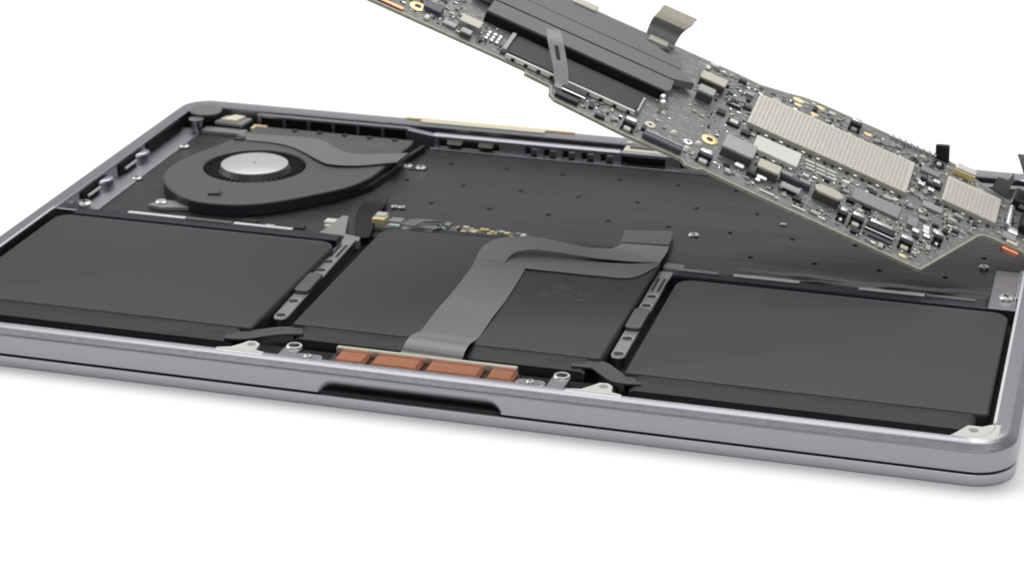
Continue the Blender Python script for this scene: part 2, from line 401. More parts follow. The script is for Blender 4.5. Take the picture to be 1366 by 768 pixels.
# front ledge: bright trackpad bracket, screws, copper pads
MB().box(103, 202, 4.2, 7.0, 5, 10.25, .2).obj('front_ledge', ALU, case)
MB().box(103, 202, 7.0, 17.5, 5, 7.6, .2).obj('ledge_step', FLOORIN, case)
MB().box(125.4, 175.2, 16.05, 17.7, 5.2, 9.95, .15).obj('touchpad_bar', TANCAP, case)
MB().box(125.2, 176.4, 7.05, 16.0, 5.2, 8.3, .1).obj('touchpad_base', BLACK, case)
for a, b in ((126.8, 135.6), (136.9, 150.4), (151.8, 166.9), (168.4, 175.9)):
    MB().prism([(a, 8.2), (b, 8.2), (b, 15.3), (a, 15.3)], 8.3, 9.85, .9, 1).obj('copper_pad', COPPER, case)
def post(x, y, s=1.0):
    p = MB().lathe([(2.2*s, 5), (2.2*s, 10.2), (2.0*s, 10.4), (1.5*s, 10.4), (1.4*s, 9.2), (.5, 9.1)], x, y, 22).obj('screw_post', SILVER, case, smooth=35)
    MB().lathe([(1.35*s, 9.2), (1.35*s, 9.4), (.3, 9.3)], x, y, 14).obj('post_screw', BLACK, p)
    MB().prism([(x-2.6, y-8.6), (x+2.2, y-8.6), (x+2.4, y), (x-2.4, y)], 9.0, 10.0, .2, 1).obj('post_tab', ALU, p)
post(114.6, 13.4); post(187.8, 14.4)
def screw_plate(x, y):
    MB().prism(rrect(x-4, x+4, y-2.0, y+2.0, 1.9), 9.8, 10.5, .2).obj('ledge_plate', ALU, case); screw(x, y, 10.5, .6)
screw_plate(120.8, 6.9); screw_plate(181.2, 7.4)
def corner_bracket(pts, hx, hy):
    b = MB().prism(pts, 10.3, 11.2, .2, 2).obj('rim_bracket', mat_br, case)
    MB().lathe([(1.2, 11.2), (1.2, 11.24), (.4, 11.24)], hx, hy, 12).obj('bracket_hole', ICG, b)
mat_br = mat('nickel_bracket', (.60, .59, .56), .5, .35, 1500, .05)
corner_bracket([(96, 3.2), (109.5, 3.2), (109.2, 5.2), (106.6, 6), (106.2, 10), (104.6, 11.4), (102.6, 11.2), (101.4, 9), (99.4, 6.2), (96, 5)], 104.2, 9)
corner_bracket([(191.2, 3.2), (206, 3.2), (205.8, 5), (203, 6), (202.4, 9.6), (200.8, 11), (198.6, 10.8), (197.2, 8.6), (195, 5.8), (191.2, 5)], 200.2, 8.6)
corner_bracket([(287.5, 4.0), (297.6, 3.4), (299.4, 6), (299.6, 13.6), (297.4, 13.4), (295, 11.4), (291.6, 11.4), (290.4, 9), (288.6, 5.6)], 293.2, 8.6)

# ------------------------------------------------------------------ batteries
def battery(x0, x1, y0, y1, fy, label, ztop=10.2, zf=8.3, cut=None):
    t = thing('battery_pack', label, 'battery', ((x0+x1)/2, (y0+y1)/2, 5.4), 'flat black battery packs in the laptop case')
    ox, oy = (x0+x1)/2, (y0+y1)/2
    def L(o): o.location = o.location-Vector((ox, oy, 5.4))*S; return o
    L(MB().prism(rrect(x0, x1, fy, y1, (1.2, 5, 5, 1.2)), 5.5, ztop, .9, 4).obj('battery_cell', BATT, t, smooth=50))
    # folded front flap: a gently wrinkled slope from the cell edge down to the front
    mb = MB(); b = mb.bm; nx, ny = 60, 14; a0, a1 = x0+3.0, x1-3.0
    g = []
    for j in range(ny+1):
        v = j/ny; row = []
        for i in range(nx+1):
            u = i/nx; x = a0+(a1-a0)*u
            yy = fy-.05-(fy-y0)*v
            z = ztop-.28-(ztop-zf)*(v**1.25)*.85
            if v > .86: z -= (v-.86)/.14*2.2
            w_ = noise.noise(Vector((x*.055, v*1.7, x0)))*.30+noise.noise(Vector((x*.16, v*5, 3)))*.09
            z += w_*math.sin(math.pi*min(1, v*1.05))
            if i in (0, nx): z -= .6
            row.append(b.verts.new((x, yy, z)))
        g.append(row)
    for j in range(ny):
        for i in range(nx): b.faces.new((g[j][i], g[j][i+1], g[j+1][i+1], g[j+1][i]))
    bot = [[b.verts.new((v.co.x, v.co.y, 5.6)) for v in g[k]] for k in (0, ny)]
    for i in range(nx):
        b.faces.new((g[ny][i], g[ny][i+1], bot[1][i+1], bot[1][i])); b.faces.new((g[0][i+1], g[0][i], bot[0][i], bot[0][i+1]))
        b.faces.new((bot[0][i+1], bot[0][i], bot[1][i], bot[1][i+1]))
    for k in (0, nx):
        b.faces.new([g[j][k] for j in range(ny+1)]+[bot[1][k], bot[0][k]])
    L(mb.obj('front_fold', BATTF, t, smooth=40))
    return t
battery(8.6, 99.2, 13.4, 90.6, 21.4, 'black battery at the left, behind which the round fan sits')
bm_ = battery(108.4, 195.0, 20.6, 106.5, 27.6, 'black middle battery crossed by the grey ribbon cable')
battery(202.6, 296.0, 12.8, 90.4, 20.8, 'black battery at the right, below the tilted logic board')
# dark rear bar of the middle battery and its faint printed marks
def Lm(o): o.location = o.location-Vector(((108.4+195)/2, (20.6+106.5)/2, 5.4))*S; return o
Lm(MB().prism([(124.5, 106.7), (178, 106.7), (178, 111.2), (126, 111.2)], 5.6, 9.7, .3).obj('rear_fold', RAIL, bm_))
marks = MB()
random.seed(5)
for cx, cy_, w_, h_, n in ((118.5, 76.5, 13, 10, 16), (133, 74, 8, 9, 10), (174, 70, 14, 12, 34)):
    for _ in range(n):
        x = cx+random.uniform(-w_/2, w_/2); y = cy_+random.uniform(-h_/2, h_/2); a = random.uniform(.5, 2.2)
        marks.box(x, x+a, y, y+random.uniform(.3, .7), 10.2, 10.204)
o = Lm(marks.obj('faint_print', PRINT, bm_)); stuff(o)

# flex bridges joining the battery packs at the front
def bridge(pts, width, label):
    c = spline([Vector(p) for p in pts], 8); L_, R_ = [], []
    for i, p in enumerate(c):
        d = (c[min(i+1, len(c)-1)]-c[max(i-1, 0)]); d.z = 0; d.normalize(); n = Vector((-d.y, d.x, 0))
        L_.append(p+n*width/2); R_.append(p-n*width/2)
    o = MB().ribbon(L_, R_, .5).obj('battery_bridge_cable', BRIDGE, smooth=40)
    o['label'] = label; o['category'] = 'flat cable'; o['group'] = 'flat cables bridging the batteries'
bridge([(93.5, 17.3, 9.4), (98.2, 18.1, 9.4), (102.5, 22, 9.1), (106.5, 24.9, 9.0), (113, 25.6, 9.5)], 5.2, 'short dark grey flat cable bridging the left and middle batteries at the front rim')
bridge([(188.0, 25.4, 9.5), (194.5, 25.6, 9.4), (198.5, 22.2, 9.2), (202.2, 19.0, 9.2), (208.2, 18.8, 9.5)], 5.4, 'short dark flat cable bridging the middle and right batteries at the front rim')

# ------------------------------------------------------------------ ribbon cable over the middle battery
rc = thing('ribbon_cable', 'wide grey ribbon cable lying in an L over the middle battery', 'ribbon cable', (151, 24, 10))
def Lr(o): o.location = o.location-Vector((151, 24, 10))*S; return o
legL = spline([(142.4, 17.8, 9.3), (142.5, 19.2, 9.5), (142.7, 20.4, 10.3), (142.9, 22.4, 11.15), (143.2, 25.6, 11.6), (143.6, 29.8, 10.8), (143.9, 33, 10.45), (144, 46, 10.95), (144, 60, 10.6), (143.7, 80, 10.7), (143.3, 87, 11.3)], 8)
legR = spline([(159.4, 17.8, 9.1), (159.5, 18.8, 9.3), (159.6, 19.8, 10.1), (159.7, 21.6, 11.0), (159.9, 24.8, 11.5), (160.1, 29.2, 10.75), (160.2, 33, 10.4), (160.1, 46, 10.8), (160.0, 60, 10.55), (159.2, 80, 10.6), (158.8, 84.4, 10.75)], 8)
Lr(MB().ribbon(legL, legR, .25).obj('cable_leg', FLEX, rc, smooth=40))
oL = spline([(143.3, 86.9, 11.32), (143.1, 91, 11.9), (143.8, 95.4, 12.5), (146.6, 99.4, 13.1), (153.3, 102.2, 13.5), (162.3, 102.8, 13.1), (171.5, 102.3, 12.1), (178.6, 105.6, 11.1), (183, 108, 10.6)], 8)
oR = spline([(152.2, 85.8, 11.0), (152.4, 88, 11.4), (152.8, 90, 11.8), (154, 92, 12.4), (158, 93.9, 12.8), (164.2, 95.0, 12.5), (175.9, 95.7, 11.6), (186.7, 97.4, 11.0), (194.8, 99.6, 10.75)], 8)
Lr(MB().ribbon(oL, oR, .22).obj('raised_strand', FLEX, rc, smooth=50))
iL_ = spline([(149.5, 85.9, 11.0), (153.5, 92.6, 10.95), (164, 95.2, 10.9), (176, 94.8, 10.8), (187, 96.2, 10.75), (194.6, 99.4, 10.7)], 8)
iR_ = spline([(158.9, 84.3, 10.7), (163, 84.4, 10.6), (170, 84.6, 10.55), (180, 84.8, 10.55), (190, 86.4, 10.5), (195.3, 97.6, 10.5)], 8)
Lr(MB().ribbon(iL_, iR_, .22).obj('lower_strand', FLEX, rc, smooth=50))
tL = spline([(178.8, 105.4, 11.0), (179.6, 112, 9.6), (179.6, 117.6, 8.6)], 6); tR = spline([(195.1, 98.4, 10.7), (194.8, 110, 9.6), (193.9, 119.4, 8.5)], 6)
Lr(MB().ribbon(tL, tR, .22).obj('cable_end', FLEX, rc, smooth=50))
Lr(MB().ribbon([Vector((179.3, 118.0, 8.75)), Vector((177.7, 130.5, 8.0))], [Vector((193.7, 119.8, 8.7)), Vector((192.4, 133.5, 8.0))], .6).obj('stiffener', FLEXD, rc))

# ------------------------------------------------------------------ battery board behind the middle battery
bb = thing('battery_board', 'narrow circuit board strip with pale and gold parts behind the middle battery', 'circuit board', (125, 119, 6.2))
def Lb(o): o.location = o.location-Vector((125, 119, 6.2))*S; return o
Lb(MB().prism([(101, 114), (150.5, 113.4), (150.8, 119.4), (104, 121.5)], 6.1, 7.3, .1, 1).obj('board_strip', PCB, bb))
for x0, x1, y0, y1, h, m in ((101.5, 105.6, 115, 119.5, 2.0, GOLD), (101.8, 105.2, 117, 120.4, 2.5, SOLDER), (106.4, 110.6, 116.8, 120.4, 1.1, ICG), (107, 111, 114.2, 115.8, .8, TEAL), (124, 126, 117.2, 119.8, 1.5, ICG)):
    Lb(MB().box(x0, x1, y0, y1, 7.3, 7.3+h, .15).obj('board_part', m, bb))
random.seed(21); x = 121.0
while x < 149.5:
    w_ = random.uniform(.9, 2.2)
    for y in (114.6, 116.6, 118.2):
        if random.random() < .8:
            m = random.choice((ICM, ICG, BLACK, TEAL, CREAM, GOLD, SOLDER, ICG, COPPER if x > 130 else TEAL)) if x < 129 else random.choice((ICM, CREAM, GOLD, ICG, GOLD, BLACK, WHITEPART, ICG))
            Lb(MB().box(x, x+w_*.85, y, y+random.uniform(.8, 1.5), 7.3, 7.3+random.uniform(.4, 1.1), .1).obj('board_part', m, bb))
    x += w_
Lb(MB().ribbon([Vector((111.5, 112.2, 9.4)), Vector((113.5, 117, 9.6)), Vector((117.5, 121, 8.6))], [Vector((116.2, 111.8, 9.4)), Vector((118, 116.4, 9.6)), Vector((121.6, 120.6, 8.6))], .4).obj('grey_tab', FLEX, bb, smooth=40))
Lb(MB().ribbon([Vector((117.6, 111.8, 9.2)), Vector((119.6, 114.8, 9.0))], [Vector((122.4, 111.4, 9.2)), Vector((124.6, 114.4, 9.0))], .4).obj('grey_tab', FLEX, bb))
# black fold cable by the fan
bc = MB()
bc.ribbon(spline([(93.6, 140, 8), (93.8, 132, 8.8), (94.4, 121, 8.0), (100.8, 101.5, 7.6)], 6), spline([(98.6, 140, 7.6), (100.4, 131, 8.3), (101.4, 122, 7.9), (104.6, 103.5, 7.6)], 6), .5)
o = bc.obj('fan_cable', GLOSS, smooth=40); o['label'] = 'glossy black flat cable folded between the fan and the middle battery'; o['category'] = 'flat cable'

# ------------------------------------------------------------------ fan
FC = (49.6, 149.4)
fan = thing('cooling_fan', 'round grey cooling fan with a silver hub in the back left corner of the case', 'fan', (*FC, 6))
def Lf(o): o.location = o.location-Vector((*FC, 6))*S; return o
fo = [(26.4, 128.6), (31, 121.9), (38, 115.4), (46.1, 112.1), (55.8, 112.4), (64.2, 115.8), (71.6, 122.0), (78.6, 129.8), (85.2, 138.1), (89.2, 148.6), (90.4, 160), (91.0, 172), (91.2, 181.6), (90, 183), (60, 183), (36, 182.6), (33.4, 181), (32.4, 175), (29.2, 163.5), (25.6, 154.2), (23.8, 145), (24.0, 136)]
sm = []
fsp = [(p.x, p.y) for p in spline([(*p, 0) for p in fo+[fo[0]]], 6)[:-1]]
def ray(poly, ang):
    dx, dy = math.cos(ang), math.sin(ang); best = 0
    for i in range(len(poly)):
        ax, ay = poly[i][0]-FC[0], poly[i][1]-FC[1]; bx, by = poly[(i+1) % len(poly)][0]-FC[0], poly[(i+1) % len(poly)][1]-FC[1]
        ex, ey = bx-ax, by-ay; den = dx*ey-dy*ex
        if abs(den) < 1e-9: continue
        t = (ax*ey-ay*ex)/den; u = (ax*dy-ay*dx)/den
        if t > 0 and -1e-6 <= u <= 1+1e-6: best = max(best, t)
    return best
NA = 140; angs = [2*math.pi*i/NA for i in range(NA)]; RO = [ray(fsp, a) for a in angs]
def fr_(f): return [(FC[0]+f(i)*math.cos(a), FC[1]+f(i)*math.sin(a)) for i, a in enumerate(angs)]
def rings_(spec): return [[(x, y, z) for x, y in fr_(f)] for f, z in spec]
Lf(MB().loops(rings_([(lambda i: RO[i]-.2, 6.3), (lambda i: RO[i]-.2, 9.4)]), True, False).obj('fan_wall', FANSIDE, fan, smooth=40))
Lf(MB().loops(rings_([(lambda i: RO[i]-.4, 9.3), (lambda i: RO[i], 9.45), (lambda i: RO[i], 9.95), (lambda i: RO[i]-.35, 10.25), (lambda i: RO[i]-.9, 10.35), (lambda i: 18.2, 10.4), (lambda i: 17.3, 10.3), (lambda i: 16.7, 9.9), (lambda i: 16.6, 9.3)]), False, False).obj('fan_cover', FAN, fan, smooth=40))
blade = MB().box(12.2, 16.4, -.2, .2, 7.0, 9.5).mesh('fan_blade'); blade.materials.append(BLACK)
for k in range(46):
    b_ = place('fan_blade', blade, fan, (0, 0, -6), 2*math.pi*k/46)
    b_.location = (0, 0, -6*S)
Lf(MB().lathe([(12.6, 6.9), (12.6, 8.6), (11.8, 9.2), (11.2, 10.5), (10.8, 10.8)], *FC, 48).obj('fan_hub', FANSIDE, fan, smooth=40))
Lf(MB().lathe([(10.9, 10.5), (10.9, 10.95), (10.5, 11.15), (.6, 11.2)], *FC, 48).obj('hub_disc', HUBM, fan, smooth=30))
Lf(MB().lathe([(.45, 11.18), (.45, 11.26)], *FC, 10).obj('hub_pin', FANSIDE, fan))
# mounting ears, notch clip, duct foam
def ear(pts, sx, sy_):
    e = Lf(MB().prism(pts, 6.2, 7.4, .2, 1).obj('mounting_ear', ICG, fan))
    s = place('case_screw', SCR, e, (sx, sy_, 7.4)); s.name = 'ear_screw'
ear([(28.2, 112.6), (33.5, 111.2), (42, 114), (37, 118.5), (31, 117.4)], 31.8, 114.8)
Lf(MB().prism([(46.4, 117.6), (50.2, 118.6), (49.6, 121.4), (48.6, 121.6), (48.2, 119.6), (46.6, 119.4)], 10.2, 11.0, .1, 1).obj('cover_clip', FANSIDE, fan))
Lf(MB().prism([(86.6, 139.6), (90.3, 148), (91.7, 160), (92.6, 176), (94.8, 191), (93.3, 191.3), (91.4, 178), (90.5, 161), (89.3, 149)], 6.2, 8.2, .2, 1).obj('duct_foam', BLACK, fan))
Lf(MB().prism([(34, 182.0), (91.0, 182.0), (90.2, 192.2), (33, 192.2)], 6.2, 9.1, .15, 1).obj('exhaust_lip', FAN, fan))
nub = MB().lathe([(1.0, 0), (1.0, .5)], n=10).mesh('lip_nub'); nub.materials.append(BLACK)
for i in range(5): place('lip_nub', nub, fan, (48-FC[0]+9.0*i, 190.6-FC[1], 9.05-6))
MB().box(33, 36.5, 172, 175.5, 10.3, 10.9, .1).obj('cover_notch', BLACK, case)
# the grey flat cable that crosses the fan cover and droops to the right
fl = [(31.0, 178.3, 10.75), (43, 179.2, 10.8), (57.5, 180.0, 10.9), (64.5, 176.6, 11.1), (69.5, 171.4, 11.4), (76.4, 166.9, 11.4), (85, 169.5, 11.2), (94.4, 173.4, 11.1)]
fr = [(38.2, 172.0, 10.75), (46, 172, 10.8), (54.2, 169.6, 10.9), (61.5, 164.2, 11.1), (67.6, 158.6, 11.3), (73.6, 154.8, 11.3), (83, 156.8, 11.1), (93.6, 163.8, 11.0)]
o = MB().ribbon(spline(fl, 8), spline(fr, 8), .25).obj('fan_flat_cable', FLEX, smooth=40)
o['label'] = 'grey flat cable curving over the fan cover towards the keyboard shield'; o['category'] = 'flat cable'
# loose bits under the fan
for x, y, a, b_, h, m in ((62, 106, 5, 2.6, 1.6, BLACK), (70, 105, 3, 2, 1.2, SOLDER), (86.6, 112.8, 6.4, 3.4, 1.6, WHITEPART), (88, 109.6, 4, 1.6, 1.5, CREAM), (76, 107, 6, 3, .8, BLACK)):
    MB().box(x, x+a, y, y+b_, 6.0, 6.0+h, .2).obj('small_connector', m, case)

# ------------------------------------------------------------------ logic board, tilted, its right end on the case rim
lb = thing('logic_board', 'long grey circuit board crowded with chips, tilted with its right end on the case', 'circuit board')
X = Vector((.9337, .038, -.3561)); Y = Vector((.0285, .9833, .1796)); N = Vector((.357, -.1779, .917))
MW = Matrix((X, Y, N)).transposed().to_4x4(); MW.translation = Vector((269.73, 96.5, 18.0))*S
lb.matrix_world = MW
PO = [(-196, 11.5), (-134.5, 11.4), (-124.9, 11.2), (-124.4, 9.1), (-116.4, 8.6), (-115.2, 4.4), (-113.2, 2.7), (-91, 1.1), (-73.4, 1.6), (-71.6, -.3), (-68.2, -.2), (-66.8, 1.2), (-52, .6), (-.6, 0), (.6, .3), (14.0, 30.6), (15.4, 31.9), (17.2, 32.4), (32, 32.4),
      (32, 52), (22, 55.8), (14, 58.6), (8.6, 60.6), (3.4, 63.6), (0, 64.2), (-44, 64.2), (-48, 63.6), (-54, 61.6), (-61.8, 59.6), (-70, 60), (-196, 60)]
MB().prism(PO, -.9, 0, .0).obj('board_substrate', PCB, lb)
edge = MB(); eo = offset(PO, -.05); ei = offset(PO, .55)
edge.loops([[(x, y, -.95) for x, y in eo], [(x, y, .01) for x, y in eo], [(x, y, .03) for x, y in ei], [(x, y, -.95) for x, y in ei]], False, False)
edge.obj('board_edge', PCBEDGE, lb)
occ = []
def chip(name, cx, cy_, w_, d_, h, m, bev=.15, z=0, side=None, rz=0):
    occ.append((cx-w_/2, cx+w_/2, cy_-d_/2, cy_+d_/2))
    if side is not None:
        o = MB().box(-w_/2+.15, w_/2-.15, -d_/2+.15, d_/2-.15, 0, h*.8).obj(name, side, lb, (cx, cy_, z), rz)
        MB().prism(rrect(-w_/2, w_/2, -d_/2, d_/2, min(.6, d_*.15), 3), h*.78, h, .2, 2).obj('top_plate', m, o)
        return o
    return MB().box(-w_/2, w_/2, -d_/2, d_/2, 0, h, bev).obj(name, m, lb, (cx, cy_, z), rz)
def shield(x0, x1, y0, y1, h, rows):
    occ.append((x0, x1, y0, y1))
    o = MB().prism(rrect(x0, x1, y0, y1, .5, 2), 0, h, .25, 2).obj('shield_can', SHIELD, lb)
    mb = MB(); n = int((x1-x0-1.2)/1.25)
    for i in range(n):
        x = x0+.8+i*1.25
        ny = int((y1-y0-1)/1.15)
        for j in range(ny):
            y = y0+.5+j*1.15+(.3 if i % 2 else 0)
            mb.box(x, x+.72, y, y+.8, h-.02, h+.12, .1)
    r = mb.obj('shield_ribs', SHIELD, o); stuff(r)
    mb = MB(); k = 0
    random.seed(int(x0*10) % 1000)
    x = x0+.6
    return o
shield(-60.8, -10.1, 33.3, 51.8, 1.6, 1)
shield(.4, 17.6, 38.6, 53.2, 1.6, 1)
o = MB().prism([(-56.4, 21.2), (-42.3, 21.2), (-42.3, 29.4), (-56.4, 29.0)], 0, 1.5, .25, 2).obj('shield_can', WHITEPART, lb); occ.append((-57, -42, 21, 30))
# fence of tabs round each shield
tabm = MB().box(-.55, .55, -.3, .3, 0, .7, .08).mesh('shield_tab'); tabm.materials.append(ICM)
tabs = SOLDER
tabg = tabm.copy(); tabg.materials.clear(); tabg.materials.append(SOLDER)
for x0, x1, y in ((-60, -10.4, 32.0), (1, 17, 37.4), (-56, -42.5, 20.3)):
    n = int((x1-x0)/2.3)
    for i in range(n): place('shield_tab', tabm if (i*7) % 5 < 3 else tabg, lb, (x0+(x1-x0)*(i+.5)/n, y, 0))
    occ.append((x0, x1, y-.7, y+.7))

# heat pipes and the dark plate they sit above
def bar(poly, z0, z1, m=HEAT): return MB().prism(poly, z0, z1, .15, 1)
bar([(-143.5, 27.3), (-86, 27.1), (-84.8, 28.4), (-85.2, 34.3), (-143.5, 34.6)], 1.2, 3.4).obj('heat_pipe', HEAT, lb)
bar([(-150, 35.35), (-86, 35.0), (-79.6, 37.7), (-84.6, 41.9), (-150, 42.6)], 1.0, 3.4).obj('heat_pipe', HEAT, lb)
bar([(-196, 43.35), (-85, 42.6), (-85.5, 46.6), (-98, 50.2), (-196, 50.2)], .6, 3.2).obj('heat_pipe', HEAT, lb)
MB().prism([(-196, 50.5), (-99, 50.5), (-91, 54), (-92, 57), (-196, 57)], .3, 1.3, .2).obj('heat_plate', HEAT, lb)
occ.append((-150, -80, 26, 58)); occ.append((-200, -140, 34, 58))
MB().box(-143.5, -86, 26.7, 33, .1, 1.15).obj('heat_pipe_foot', BLACK, lb)
MB().box(-143.4, -86.2, 26.4, 27.0, .1, 3.05, .1).obj('pipe_shade_strip', PIPE_SHADE, lb)  # added black strip: paints shade on the front face of the pipe
MB().prism([(-131.8, 14.4), (-91.4, 13.4), (-90.6, 24.3), (-131.8, 25.4)], .2, 1.1, .2).obj('heat_spreader', ICM, lb); occ.append((-132, -90, 13, 25))
for x0, x1 in ((-131.8, -115.5), (-112.6, -91.2)):
    f = MB().box(x0, x1, 12.0, 12.9, .1, 1.5, .1).obj('spreader_rail', WHITEPART, lb); occ.append((x0, x1, 11.5, 13))
    n = int((x1-x0)/3.6)
    for i in range(n): MB().box(-.55, .55, -.35, .1, 0, .75, .08).obj('rail_slot', BLACK, f, (x0+(i+.6)*(x1-x0)/n, 11.9, .35))
MB().box(-91.0, -90.2, 13.2, 22, 0, 1.5, .1).obj('spreader_rail', GREYCAP, lb)
MB().box(-133.8, -132.4, 14.5, 25, 0, 1.6, .15).obj('spreader_rail', GREYCAP, lb)
for x, y in ((-86.0, 25.2), (-85.3, 22.3)): MB().lathe([(.9, 0), (.9, 2.4), (.6, 2.8)], x, y, 12).obj('pipe_screw', SILVER, lb, smooth=30)

# coax style board connectors: black arch with a bright pad in front and a silver cap behind
def socket(cx, cy_, w_=3.8, pad=WHITEPART):
    d_ = 4.4; occ.append((cx-w_/2-.3, cx+w_/2+.3, cy_-d_/2-.3, cy_+d_/2+2.6))
    o = MB().box(-w_/2, w_/2, -.2, 1.6, 0, 2.0, .2).obj('board_socket', BLACK, lb, (cx, cy_, 0))
    MB().box(-w_/2, -w_/2+.6, -2.0, -.2, 0, 1.1, .1).obj('socket_arm', BLACK, o)
    MB().box(w_/2-.6, w_/2, -2.0, -.2, 0, 1.1, .1).obj('socket_arm', BLACK, o)
    MB().box(-w_/2+.8, w_/2-.8, -1.9, -.25, 0, .9, .2).obj('socket_pad', pad, o)
    MB().prism(rrect(-w_/2+.1, w_/2-.1, 1.65, 4.4, .7, 4), 0, 1.5, .45, 3).obj('socket_cap', SOLDER, o, smooth=40)
for x, y, w_, p in ((-67.6, 5.6, 4.2, WHITEPART), (-90.9, 4.8, 3.8, WHITEPART), (-21.0, 8.2, 3.8, CREAM), (-5.8, 7.6, 4.0, CREAM), (-25.4, 7.6, 2.8, SOLDER), (2.6, 17.0, 2.8, SOLDER), (-30.8, 58.2, 3.6, GREYCAP)): socket(x, y, w_, p)

# big placed parts: (name, x, y, w, d, h, top, side)
chip('power_inductor', -75.0, 46.2, 8.2, 4.6, 3.0, TANCAP, side=DARKSIDE)
chip('power_inductor', -75.4, 37.6, 5.2, 4.0, 3.4, GREYCAP, side=DARKSIDE)
chip('power_inductor', -59.6, 15.8, 9.6, 7.4, 3.4, GREYCAP, side=DARKSIDE)
chip('power_inductor', -49.6, 12.4, 6.8, 4.6, 3.3, TANCAP, side=DARKSIDE)
chip('power_inductor', -145.6, 20.0, 6.6, 4.2, 2.2, TANCAP, side=SOLDER)
occ.append((-36, -26, 10, 17))
o = MB().box(-4, 4, -1.9, 1.9, 0, 2.6).obj('power_inductor', DARKSIDE, lb, (-31.2, 13.2, 0))
MB().prism([(-3, -2.1), (3.2, -2.1), (4.4, -.6), (4.2, 1.2), (2.4, 2.2), (-3, 2.2), (-4.3, .9), (-4.2, -1)], 2.55, 3.3, .25, 2).obj('top_plate', TANCAP, o)
chip('board_chip', -68.9, 33.9, 2.6, 2.4, 1.0, ICM)
c = chip('frame_connector', -64.3, 31.4, 4.0, 3.6, .8, BLACK); MB().box(-1.3, 1.3, -1.0, 1.0, .8, 1.0, .1).obj('frame_centre', WHITEPART, c)
c = chip('strip_connector', -66.4, 40.8, 4.4, 1.6, .7, BLACK); MB().box(-.9, 1.7, -.35, .45, .7, .85, .05).obj('frame_centre', GREYCAP, c)
chip('board_chip', -59.8, 28.6, 3.0, 2.0, 1.0, ICM)
c = chip('flat_connector', -80.2, 4.4, 12.0, 2.6, 1.6, NAVY, .3); MB().box(-5.6, 5.6, .5, 1.2, 1.6, 1.8, .05).obj('connector_bar', GREYCAP, c)
c = chip('flat_connector', -41.2, 14.6, 9.2, 2.4, 1.9, NAVY, .2)
for dx in (-3, 2.6): MB().box(dx-1.7, dx+1.7, -.9, .9, 1.9, 2.25, .1).obj('connector_latch', ICG, c)
c = chip('clip_connector', -41.8, 9.6, 6.4, 3.0, 1.5, GREYCAP, .4); MB().box(-2.0, 2.2, -1.7, -1.2, .2, 1.2, .1).obj('connector_mouth', BLACK, c)
chip('grey_chip', -17.2, 22.6, 14.6, 6.4, .9, ICG); chip('board_chip', -19.4, 18.0, 2.8, 1.2, 1.2, BLACK)
chip('grey_chip', -5.6, 21.6, 3.2, 4.6, .7, ICG)
c = chip('display_connector', -13.8, 8.8, 8.4, 3.0, 2.0, BLACK, .2); MB().box(-4.4, 4.4, -2.0, -1.55, 0, 1.4, .1).obj('connector_bar', SILVER, c)
MB().box(-4.5, 4.3, -3.9, -2.6, 0, .8, .2).obj('connector_front', NAVY, c)
MB().prism(rrect(-3.6, 3.4, 1.7, 4.6, .9, 4), 0, 1.2, .4, 3).obj('connector_cap', SOLDER, c, smooth=40)
for x, y in ((-4.1, 17.6), (-1.4, 21.6), (-.6, 17.4), (1.8, 21.8), (-1.2, 19.6)): chip('silver_capacitor', x, y, 2.3, 1.7, 1.0, SOLDER, .3)
for r_ in range(3):
    for k in range(3): chip('chip_capacitor', -39.4+3.4*k+r_*.4, 28.9-1.9*r_, 2.9, .8, .6, WHITEPART, .12)
chip('grey_chip', -5.0, 52.2, 6.0, 3.0, 1.0, ICG)
c = chip('camera_connector', 4.8, 59.2, 6.6, 3.2, 2.2, GOLD, .2); MB().prism(rrect(-3.2, 3.2, -1.5, 1.5, .5, 3), 2.2, 2.8, .3, 2).obj('connector_cap', SOLDER, c)
MB().prism(rrect(-2.1, 2.1, -.7, .7, .5, 4), 0, 5.6, .5, 3).obj('rubber_tab', BLACK, lb, (-2.4, 63.0, -.4), smooth=40).rotation_euler = (0, math.radians(-22), 0)
chip('navy_chip', -157.4, 20.0, 5.4, 4.2, 1.6, NAVY)
chip('power_inductor', -145.2, 14.6, 3.4, 2.6, 1.7, GREYCAP, side=DARKSIDE); chip('silver_capacitor', -150.8, 16.0, 4.2, 2.4, .9, GREYCAP)
chip('copper_strip', -169.2, 13.2, 9.4, 1.3, .6, COPPER)
chip('board_chip', -99.4, 3.6, 3.0, 1.4, .9, BLACK)
chip('top_connector', -119.8, 57.8, 7.2, 3.4, 1.9, TANCAP, .25); chip('top_connector', -95.2, 55.4, 6.2, 3.0, 2.0, TANCAP, .25)
for k in range(3):
    for j in range(3): chip('chip_capacitor', -139.6+1.7*k, 17.4+1.8*j, 1.1, 1.2, .8, SOLDER, .15)
c = chip('strap_connector', -109.2, 9.4, 7.4, 2.6, 1.8, BLACK, .2); MB().box(-3.6, 3.8, -2.1, -1.5, 0, 1.6, .12).obj('connector_bar', SILVER, c)
chip('strap_connector', -110.2, 5.2, 7.2, 2.2, 1.2, BLACK, .2)
chip('grey_chip', -47.5, 3.6, 4.6, .9, .4, CREAM); chip('grey_chip', -37.5, 3.0, 4.2, .9, .4, CREAM)
chip('silver_capacitor', -57.6, 10.0, 3.2, 1.8, 1.4, SOLDER, .4); chip('board_chip', -53.4, 9.0, 3.2, 1.8, 1.3, ICM); chip('silver_capacitor', -51.2, 7.4, 1.8, 1.8, 1.2, SOLDER, .4)
chip('silver_capacitor', -50.4, 8.6, 3.4, 1.4, 1.6, SOLDER, .4)
chip('board_chip', -24.4, 17.8, 2.6, 1.6, 1.2, BLACK); chip('board_chip', -.2, 36.4, 1.8, 1.4, 1.0, BLACK)
chip('grey_chip', -1.4, 33.6, 6.2, 3.2, .9, GREYCAP)
